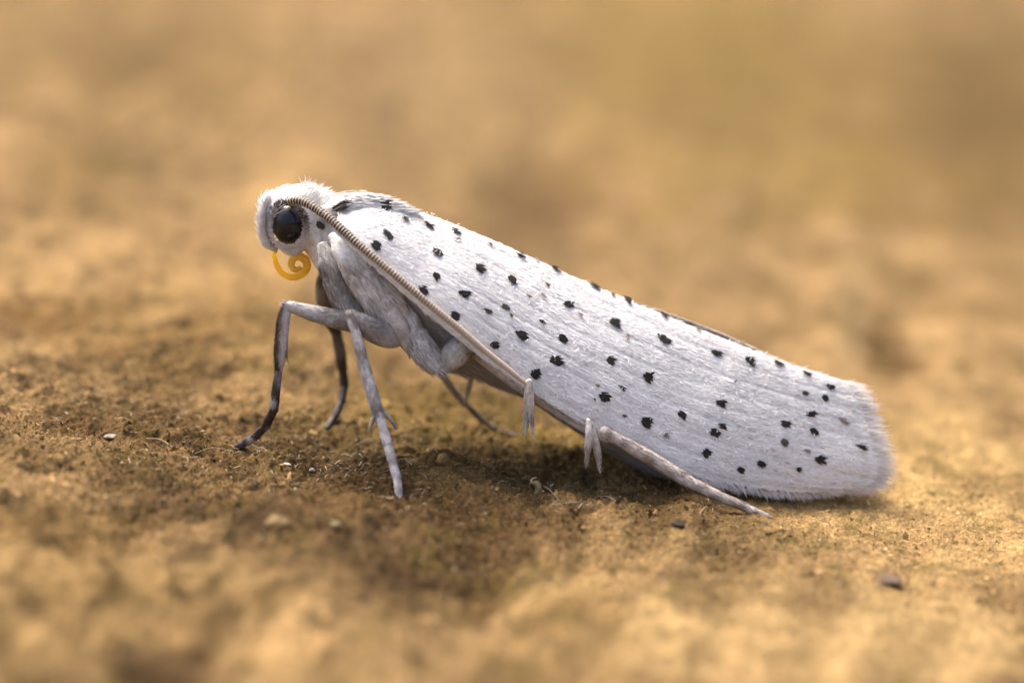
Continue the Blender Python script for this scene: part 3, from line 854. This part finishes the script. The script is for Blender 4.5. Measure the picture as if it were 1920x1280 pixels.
tg_near, tV, tN = tegula(-1); tegula(1)
def near_surface(V, N):
    pxs = proj(V)
    def f(x, y):
        d = ((pxs - (x, y)) ** 2).sum(1) + 1e5 * (N @ DIR > 0.0)
        i = np.argmin(d)
        # slide the node to the pixel within its tangent plane
        r = ray(x, y); n0 = N[i]
        tt = ((V[i] - CAM) @ n0) / (r @ n0)
        p = CAM + r * tt
        if np.linalg.norm(p - V[i]) > 0.3: p = V[i]
        return p, n0, None
    return f
ts = near_surface(tV, tN)
for s in [(641, 388, 20, 8, -.45, 1), (722, 388, 14, 11, .1, 1), (633, 392, 8, 5, -.5, 1)]:
    spot(*s, tg_near, ts, lift=0.05)
bs = near_surface(b["V"], b["N"])
for s in [(685, 367, 13, 4, .2, .75), (601, 423, 11, 7, .8, .75)]:
    spot(*s, body, bs, lift=0.05)

# ------------------------------------------------------------------ legs
def leg_col(light, dark, amount, freq, bias):
    def f(tb):
        V = tb["V"]
        w = np.clip(bias + amount * noise(V[:, 0] * freq, V[:, 1] * freq, V[:, 2] * freq), 0, 1)
        return lerp(light, dark, w)
    return f
def limb(name, path, parent, colf, n=26, k=14, hairs=0, hl=(0.05, 0.12), hw=(0.010, 0.02), hlift=0.08, squash=0.85, bump=0.006, hdir=1, htone=1.0):
    tb = tube(path, n, k, bump, 9, squash)
    c = colf(tb)
    o = part(name, tb["V"], tb["F"], M_LEG, parent, c)
    if hairs:
        h = Heap()
        cc = np.concatenate([c, tb["t"][:, None]], 1)
        p, nn, t, _ = grid_samples(tb["V"], tb["N"], tb["T"], tb["t"], tb["a"], tb["M"], tb["k"], hairs)
        # colour from the nearest vertices' tone
        q = lambda: None
        i = np.array([np.argmin(((tb["V"] - x) ** 2).sum(1)) for x in p]) if hairs <= 1200 else rng.integers(0, len(c), hairs)
        hc = c[i] * rng.uniform(0.62, 1.35, hairs)[:, None] * htone
        h.add(blades(p, nn, t * hdir + rng.normal(0, 0.15, t.shape), rng.uniform(*hl, hairs), rng.uniform(*hw, hairs), np.abs(rng.normal(hlift, 0.05, hairs)), -0.02, np.clip(hc, 0.01, 0.88)))
        heap_part(h, "hair", M_SCALE, parent) if False else hairs_list.append((h, o))
    return o
hairs_list = []
LEGW = (0.66, 0.625, 0.59); LEGG = (0.36, 0.33, 0.31); LEGB = (0.05, 0.033, 0.022); LEGT = (0.52, 0.44, 0.37)

def chain(parent, name, pts, radii, colfs, hairs, endhit=None, **kw):
    """Successive tarsus segments, each swelling a little towards its far end."""
    for i in range(len(pts) - 1):
        a, c = pts[i], pts[i + 1]
        mid = tuple(0.5 * (np.array(a) + np.array(c)))
        r0, r1 = radii[i], radii[i + 1]
        limb(name, [(*a, r0 * 0.86), (*mid, 0.5 * (r0 + r1)), (*c, r1 * 1.06)], parent, colfs[i % len(colfs)], 12, 10, hairs, **kw)

# near foreleg
fh = ground_hit(443, 840)
fl = limb("foreleg", [(604, 458, -0.80, 9), (616, 492, -0.98, 20), (634, 535, -1.06, 25), (656, 580, -1.10, 22), (676, 610, -1.10, 14), (684, 622, -1.08, 8)], moth,
          leg_col((0.72, 0.685, 0.65), (0.26, 0.225, 0.195), 1.3, 2.0, 0.12), 44, 24, 1150, (0.10, 0.24), (0.014, 0.03), 0.14, squash=0.45, bump=0.02)
limb("femur", [(690, 618, -1.10, 10), (664, 607, -1.18, 17), (630, 598, -1.28, 17.5), (590, 588, -1.38, 15), (556, 578, -1.45, 11), (539, 573, -1.48, 8)], fl,
     leg_col((0.58, 0.55, 0.52), (0.30, 0.265, 0.235), 1.0, 3, 0.25), 34, 18, 700, (0.06, 0.14))
limb("tibia", [(537, 572, -1.48, 9), (533, 590, -1.47, 11.5), (529, 620, -1.45, 12.5), (526, 655, -1.42, 12), (523, 690, -1.38, 8)], fl,
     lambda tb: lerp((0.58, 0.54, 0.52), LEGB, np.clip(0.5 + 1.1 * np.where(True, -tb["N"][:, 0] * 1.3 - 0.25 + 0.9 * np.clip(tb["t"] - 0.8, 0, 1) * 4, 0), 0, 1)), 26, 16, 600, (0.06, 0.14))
Yf = fh[1]
fpts = [(523, 688, -1.38), (513, 768, -1.35), (499, 798, -1.33 + 0.25 * (Yf + 1.33)), (481, 816, -1.33 + 0.5 * (Yf + 1.33)), (462, 829, -1.33 + 0.75 * (Yf + 1.33)), (443, 840, Yf)]
dk = leg_col((0.42, 0.38, 0.35), (0.035, 0.024, 0.017), 1.5, 5, 0.7)
dk2 = leg_col((0.28, 0.24, 0.21), (0.030, 0.021, 0.015), 0.7, 6, 0.92)
chain(fl, "tarsus_segment", fpts, [8, 8.5, 7.8, 7.2, 6.8, 6.5], [dk, dk2, dk2], 160, hl=(0.05, 0.1))
# tuft and spine on the foreleg
h = Heap(); m = 46
pp_ = np.array([P(535 + rng.uniform(-3, 3), rng.uniform(630, 668), -1.44) for _ in range(m)])
h.add(blades(pp_, np.tile([1.0, 0, 0], (m, 1)), np.tile([0.22, 0, -1.0], (m, 1)) + rng.normal(0, 0.1, (m, 3)), rng.uniform(0.12, 0.28, m), 0.022, 0.12, 0.05, lerp((0.5, 0.42, 0.36), LEGB, rng.random(m))))
heap_part(h, "tibia_tuft", M_SCALE, fl)

# near middle leg
mh = ground_hit(748, 928)
ml = limb("middle_leg", [(622, 440, -0.92, 8), (648, 470, -1.14, 26), (684, 515, -1.26, 37), (718, 560, -1.30, 36), (742, 596, -1.28, 25), (752, 622, -1.24, 12)], moth,
          leg_col((0.74, 0.705, 0.67), (0.36, 0.32, 0.285), 1.1, 2.4, 0.08), 48, 26, 1200, (0.10, 0.26), (0.014, 0.032), 0.14, squash=0.4, bump=0.022)
limb("femur", [(752, 640, -1.26, 9), (735, 636, -1.34, 18), (710, 624, -1.48, 23), (684, 608, -1.62, 19), (662, 594, -1.72, 11)], ml,
     leg_col((0.50, 0.46, 0.44), (0.26, 0.235, 0.22), 0.7, 3, 0.4), 30, 18, 600, (0.06, 0.14))
limb("trochanter", [(735, 588, -1.36, 14), (752, 615, -1.34, 17), (766, 645, -1.28, 14), (772, 662, -1.2, 8)], ml, leg_col((0.64, 0.6, 0.57), LEGG, 0.6, 4, 0.2), 22, 14, 300, (0.06, 0.14))
Ym = mh[1]
limb("tibia", [(656, 588, -1.76, 9), (663, 610, -1.80, 9), (676, 660, -1.9, 10), (691, 715, -2.0, 11), (703, 757, -2.1, 11.5), (711, 780, -2.15, 9.5)], ml,
     leg_col(LEGW, (0.27, 0.23, 0.205), 1.2, 6, 0.3), 34, 16, 900, (0.06, 0.13))
for pth in ([(706, 768, -2.12, 4), (699, 787, -2.16, 4.2), (692, 807, -2.2, 2)], [(713, 764, -2.08, 4), (727, 780, -2.06, 4.2), (744, 803, -2.04, 2)]):
    limb("spur", pth, ml, leg_col(LEGT, (0.3, 0.24, 0.19), 0.8, 6, 0.4), 12, 8, 60, (0.04, 0.08), (0.008, 0.014))
mp_ = [(710, 774, -2.14)] + [(a, q, -2.14 + f * (Ym + 2.14)) for a, q, f in ((726, 830, .35), (735, 862, .55), (742, 888, .72), (746, 908, .86))] + [(748, 930, Ym)]
chain(ml, "tarsus_segment", mp_, [8.5, 8.5, 8, 7.5, 7, 6], [leg_col((0.66, 0.62, 0.6), (0.42, 0.36, 0.33), 0.8, 6, 0.25)], 260, hl=(0.05, 0.11))
h = Heap(); m = 40
pp_ = np.array([P(657 + rng.uniform(-7, 7), 589 + rng.uniform(-6, 6), -1.80) for _ in range(m)])
h.add(blades(pp_, np.tile([0, -1.0, 0.2], (m, 1)), np.stack([rng.normal(-0.3, 0.6, m), np.zeros(m), rng.normal(0.3, 0.6, m)], 1), rng.uniform(0.04, 0.09, m), 0.022, 0.2, 0, lerp((0.8, 0.76, 0.68), (0.15, 0.1, 0.07), rng.random(m) < 0.15)))
heap_part(h, "knee_scales", M_SCALE, ml)

# near hind leg
hh = ground_hit(1432, 966)
hl_ = limb("hind_leg", [(756, 570, -1.12, 8), (768, 605, -1.24, 20), (786, 645, -1.32, 25), (808, 674, -1.36, 22), (826, 690, -1.36, 12)], moth,
           leg_col((0.64, 0.60, 0.57), (0.26, 0.23, 0.21), 1.0, 2.6, 0.14), 40, 22, 1100, (0.10, 0.22), (0.014, 0.03), 0.14, squash=0.55, bump=0.02)
limb("femur", [(818, 690, -1.30, 9), (836, 682, -1.32, 20), (856, 660, -1.32, 26), (880, 642, -1.25, 22), (905, 650, -1.15, 15)], hl_,
     leg_col((0.50, 0.47, 0.44), (0.25, 0.23, 0.21), 0.8, 4, 0.3), 30, 18, 700, (0.06, 0.12))
limb("tibia", [(892, 660, -1.1, 12), (940, 694, -1.25, 15), (1000, 735, -1.32, 15), (1070, 782, -1.4, 14), (1138, 818, -1.52, 13)], hl_,
     leg_col((0.56, 0.50, 0.45), (0.36, 0.31, 0.27), 0.6, 4, 0.3), 40, 14, 900, (0.08, 0.16))
for pth in ([(993, 714, -1.72, 5), (994, 740, -1.76, 7), (995, 770, -1.76, 6), (1000, 814, -1.72, 2.5)], [(989, 716, -1.62, 5), (989, 750, -1.64, 7), (987, 785, -1.62, 6), (985, 812, -1.6, 2.5)],
            [(1103, 788, -1.66, 5), (1104, 815, -1.74, 7), (1102, 845, -1.74, 6), (1100, 866, -1.72, 3)], [(1108, 795, -1.56, 5), (1116, 825, -1.58, 7), (1121, 850, -1.58, 6.5), (1124, 876, -1.55, 2.5)]):
    limb("spur", pth, hl_, leg_col((0.66, 0.60, 0.54), (0.34, 0.28, 0.23), 0.9, 5, 0.3), 18, 10, 170, (0.06, 0.13), (0.010, 0.018))
Yh = hh[1]
def hy(f): return -1.56 + f * (Yh + 1.56)
hp_ = [(1132, 808, hy(0)), (1215, 856, hy(.25)), (1290, 902, hy(.5)), (1342, 927, hy(.68)), (1384, 945, hy(.83)), (1434, 967, Yh)]
hcf = leg_col((0.60, 0.53, 0.475), (0.29, 0.23, 0.19), 1.0, 9, 0.35)
q = [(*a, r) for a, r in zip(hp_, (10, 13, 11.5, 9.5, 8, 6.5))]
limb("tarsus_segment", [q[0], q[1], (*q[2][:3], 12)], hl_, hcf, 30, 16, 1200, (0.07, 0.15), (0.009, 0.016), 0.12)
for i in (2, 3, 4):
    a, c = q[i], q[i + 1]
    mid = tuple(0.5 * (np.array(a) + np.array(c)))
    limb("tarsus_segment", [(*a[:3], a[3] * .9), mid, (*c[:3], c[3] * 1.04)], hl_, hcf, 14, 12, 420, (0.06, 0.13), (0.009, 0.015), 0.1)

# far legs, seen behind the body
ffh = ground_hit(614, 803)
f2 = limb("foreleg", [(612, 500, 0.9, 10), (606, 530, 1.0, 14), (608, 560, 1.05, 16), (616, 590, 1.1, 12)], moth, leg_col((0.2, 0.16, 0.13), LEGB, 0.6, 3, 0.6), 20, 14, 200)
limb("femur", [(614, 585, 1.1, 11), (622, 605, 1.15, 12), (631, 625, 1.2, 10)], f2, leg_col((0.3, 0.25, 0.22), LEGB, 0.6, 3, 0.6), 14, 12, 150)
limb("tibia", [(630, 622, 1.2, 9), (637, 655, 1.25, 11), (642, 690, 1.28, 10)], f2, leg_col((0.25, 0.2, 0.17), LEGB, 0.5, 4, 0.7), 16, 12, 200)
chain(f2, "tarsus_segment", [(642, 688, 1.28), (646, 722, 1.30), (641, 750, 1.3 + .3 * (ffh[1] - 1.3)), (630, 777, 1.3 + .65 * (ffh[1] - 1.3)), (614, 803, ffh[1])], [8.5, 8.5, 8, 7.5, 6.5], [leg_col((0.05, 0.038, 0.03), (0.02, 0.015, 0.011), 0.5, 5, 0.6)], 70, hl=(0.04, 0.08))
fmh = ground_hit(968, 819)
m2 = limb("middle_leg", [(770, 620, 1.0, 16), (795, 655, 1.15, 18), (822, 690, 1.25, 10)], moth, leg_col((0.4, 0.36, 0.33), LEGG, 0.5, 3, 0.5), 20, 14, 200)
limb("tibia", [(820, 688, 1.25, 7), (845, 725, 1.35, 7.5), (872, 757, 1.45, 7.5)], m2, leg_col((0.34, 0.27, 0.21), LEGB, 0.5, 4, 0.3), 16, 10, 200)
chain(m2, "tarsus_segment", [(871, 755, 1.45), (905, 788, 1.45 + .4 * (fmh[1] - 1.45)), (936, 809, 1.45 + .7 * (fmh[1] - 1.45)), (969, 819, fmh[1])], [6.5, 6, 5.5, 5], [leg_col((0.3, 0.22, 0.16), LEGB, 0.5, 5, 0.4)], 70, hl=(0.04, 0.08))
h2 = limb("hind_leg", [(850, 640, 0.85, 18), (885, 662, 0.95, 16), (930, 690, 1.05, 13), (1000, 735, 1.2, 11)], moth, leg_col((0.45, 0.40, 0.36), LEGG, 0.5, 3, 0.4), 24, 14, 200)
for pth in ([(888, 672, 0.9, 5), (884, 700, 0.9, 6), (878, 730, 0.9, 5), (872, 756, 0.9, 2.5)], [(897, 680, 0.95, 4), (899, 698, 0.95, 4.5), (896, 714, 0.95, 2.5)]):
    limb("spur", pth, h2, leg_col((0.5, 0.4, 0.3), (0.3, 0.23, 0.17), 0.5, 5, 0.4), 14, 8, 70, (0.05, 0.1))

for h, o in hairs_list:
    # a limb that is itself a sub-part keeps its hair beside it under the leg
    par = o if o.parent is moth else o.parent
    heap_part(h, "leg_scales", M_SCALE, par)

# ------------------------------------------------------------------ crumbs and fibres on the board
def crumbs():
    h = Heap(); m = 90000
    x = rng.uniform(-11, 11, m); y = rng.uniform(-7, 7, m)
    keep = rng.random(m) < np.clip(0.95 - 0.07 * (x + 3), 0.35, 1) * np.clip(0.6 + 0.8 * fbm(x, y, 0.6, 2, 71), 0.1, 1)
    x, y = x[keep], y[keep]; m = len(x)
    z = ground_h(x, y)
    p = np.stack([x, y, z - 0.004], 1)
    base = ground_colour(x, y)
    c = base * rng.uniform(0.3, 2.0, m)[:, None]
    pale = rng.random(m) < 0.025
    c[pale] = np.array([0.40, 0.32, 0.22]) * rng.uniform(0.7, 1.1, pale.sum())[:, None]
    n = norm(np.stack([rng.normal(0, 0.6, m), rng.normal(0, 0.6, m), np.ones(m)], 1))
    t = norm(rng.normal(0, 1, (m, 3)) * np.array([1, 1, 0.5]))
    L = rng.lognormal(-3.15, 0.42, m); W = L * rng.uniform(0.15, 0.9, m)
    h.add(blades(p, n, t, L, W, rng.uniform(0.1, 1.0, m), -0.15, np.clip(c, 0.01, 0.8)))
    # wood fibres and shed scales
    k = 900
    x = rng.normal(-3.0, 3.4, k); y = rng.normal(-0.8, 1.8, k)
    p = np.stack([x, y, ground_h(x, y) + 0.01], 1)
    t = np.stack([rng.normal(0, 1, k), rng.normal(0, 0.6, k), rng.normal(0.1, 0.2, k)], 1)
    h.add(blades(p, np.tile([0, 0, 1.0], (k, 1)), t, rng.uniform(0.1, 0.32, k), rng.uniform(0.006, 0.016, k), rng.uniform(0, 0.4, k), -0.25, np.array([0.40, 0.32, 0.22]) * rng.uniform(0.6, 1.25, k)[:, None]))
    o = h.build("crumbs", M_CRUMB, None)
    o["label"] = "loose brown crumbs and wood fibres scattered over the board"
    o["category"] = "crumbs"
crumbs()

def pebble(name, px, py, rx, ry, rz, colr, label, cat, seed, sink=0.35, group=None, spin=0.0):
    c0 = ground_hit(px, py)
    g0 = np.array([c0[0], c0[1], ground_h(c0[0], c0[1])])
    ax = np.array([[math.cos(spin), math.sin(spin), 0], [-math.sin(spin), math.cos(spin), 0], [0, 0, 1]])
    V, F, d = ellipsoid(g0 + np.array([0, 0, rz * (1 - 2 * sink)]), ax, (rx, ry, rz), 20, 12)
    q1 = V / max(rx, ry) * 1.3 + seed * 3.7
    V = V + (V - V.mean(0)) * (0.30 * noise(q1[:, 0], q1[:, 1], q1[:, 2]) + 0.18 * noise(q1[:, 0] * 2.6, q1[:, 1] * 2.6, q1[:, 2] * 2.6))[:, None]
    cc = np.asarray(colr) * (1 + 0.2 * noise(V[:, 0] * 9 + seed, V[:, 1] * 9, V[:, 2] * 9))[:, None]
    o = mesh_obj(name, V, F, M_CRUMB, None, cc, origin=g0)
    o["label"] = label; o["category"] = cat
    if group: o["group"] = group
pebble("pale_flake", 207, 822, 0.13, 0.10, 0.035, (0.25, 0.21, 0.165), "bright white flake lying alone on the dark crumbs", "flake", 1, 0.1)
pebble("pale_flake", 585, 884, 0.06, 0.05, 0.035, (0.465, 0.405, 0.345), "small pinkish white grain in the dark hollow between the front feet", "grain", 2, 0.2)
pebble("wood_chip", 522, 978, 0.22, 0.2, 0.12, (0.19, 0.125, 0.055), "pale yellow rounded chip in front of the hollow under the head", "wood chip", 3, 0.55)
pebble("wood_chip", 628, 985, 0.10, 0.10, 0.07, (0.25, 0.2, 0.1), "small pale yellow chip in front of the middle foot", "wood chip", 4, 0.55)
pebble("dark_pellet", 1660, 1084, 0.27, 0.26, 0.055, (0.12, 0.08, 0.052), "dark brown pellet on the bare pale wood in front of the wing tip", "pellet", 5, 0.7)
pebble("dark_pellet", 1275, 985, 0.18, 0.12, 0.04, (0.03, 0.018, 0.013), "flat dark speck in front of the hind foot", "speck", 6, 0.3)
pebble("wood_chip", 832, 872, 0.12, 0.1, 0.14, (0.2, 0.125, 0.05), "tan wood chip standing on top of the small mound behind the middle foot", "wood chip", 7, 0.2)
pebble("pale_flake", 540, 872, 0.10, 0.035, 0.02, (0.54, 0.48, 0.413), "narrow white shed scale on the rim of the hollow", "scale", 8, 0.0, spin=-0.8)

# curled husk and thin fibres under the wing
ch = ground_hit(1003, 920)
pix = [(1000, 927, 5), (1007, 924, 6.5), (1010, 915, 7), (1006, 907, 6.5), (998, 903, 5), (999, 898, 3), (1005, 895, 2)]
tb = tube([(a, q, ch[1] + 0.02, r) for a, q, r in pix], 30, 10, 0.004, 12, squash=2.2)
V = tb["V"]; g0 = np.array([ch[0], ch[1], ground_h(ch[0], ch[1])])
o = mesh_obj("curled_husk", V, tb["F"], M_CRUMB, None, np.array([0.31, 0.225, 0.11]), origin=g0)
o["label"] = "tiny curled yellowish husk on the board below the hind leg spurs"; o["category"] = "husk"
def fibre(pts, r, label, colr):
    hits = []
    for px, py, lift in pts:
        g = ground_hit(px, py); g = np.array([g[0], g[1], ground_h(g[0], g[1]) + lift]); hits.append(proj(g[None])[0].tolist() + [g[1], r])
    tb = tube(hits, 40, 6, 0.0)
    g0 = ground_hit(pts[0][0], pts[0][1])
    o = mesh_obj("fibre", tb["V"], tb["F"], M_CRUMB, None, np.asarray(colr), origin=g0)
    o["label"] = label; o["category"] = "fibre"
fibre([(1018, 915, .03), (1030, 928, .1), (1048, 940, .02)], 0.65, "short white fibre touching the curled husk", (0.315, 0.279, 0.225))
fibre([(1036, 947, .02), (1070, 950, .07), (1100, 943, .02)], 0.65, "pale hair arching over the crumbs in front of the curled husk", (0.315, 0.279, 0.225))
fibre([(1120, 934, .02), (1145, 942, .08), (1168, 955, .02)], 0.65, "thin pale fibre lying in front of the long hind foot", (0.306, 0.261, 0.198))
fibre([(275, 826, .03), (300, 829, .05), (325, 840, .01)], 1.1, "tan fibre with a thick end beside the white flake", (0.33, 0.25, 0.16))
fibre([(365, 852, .02), (400, 846, .06), (438, 850, .01)], 0.65, "pale straw fibre lying at the tip of the front foot", (0.34, 0.26, 0.15))
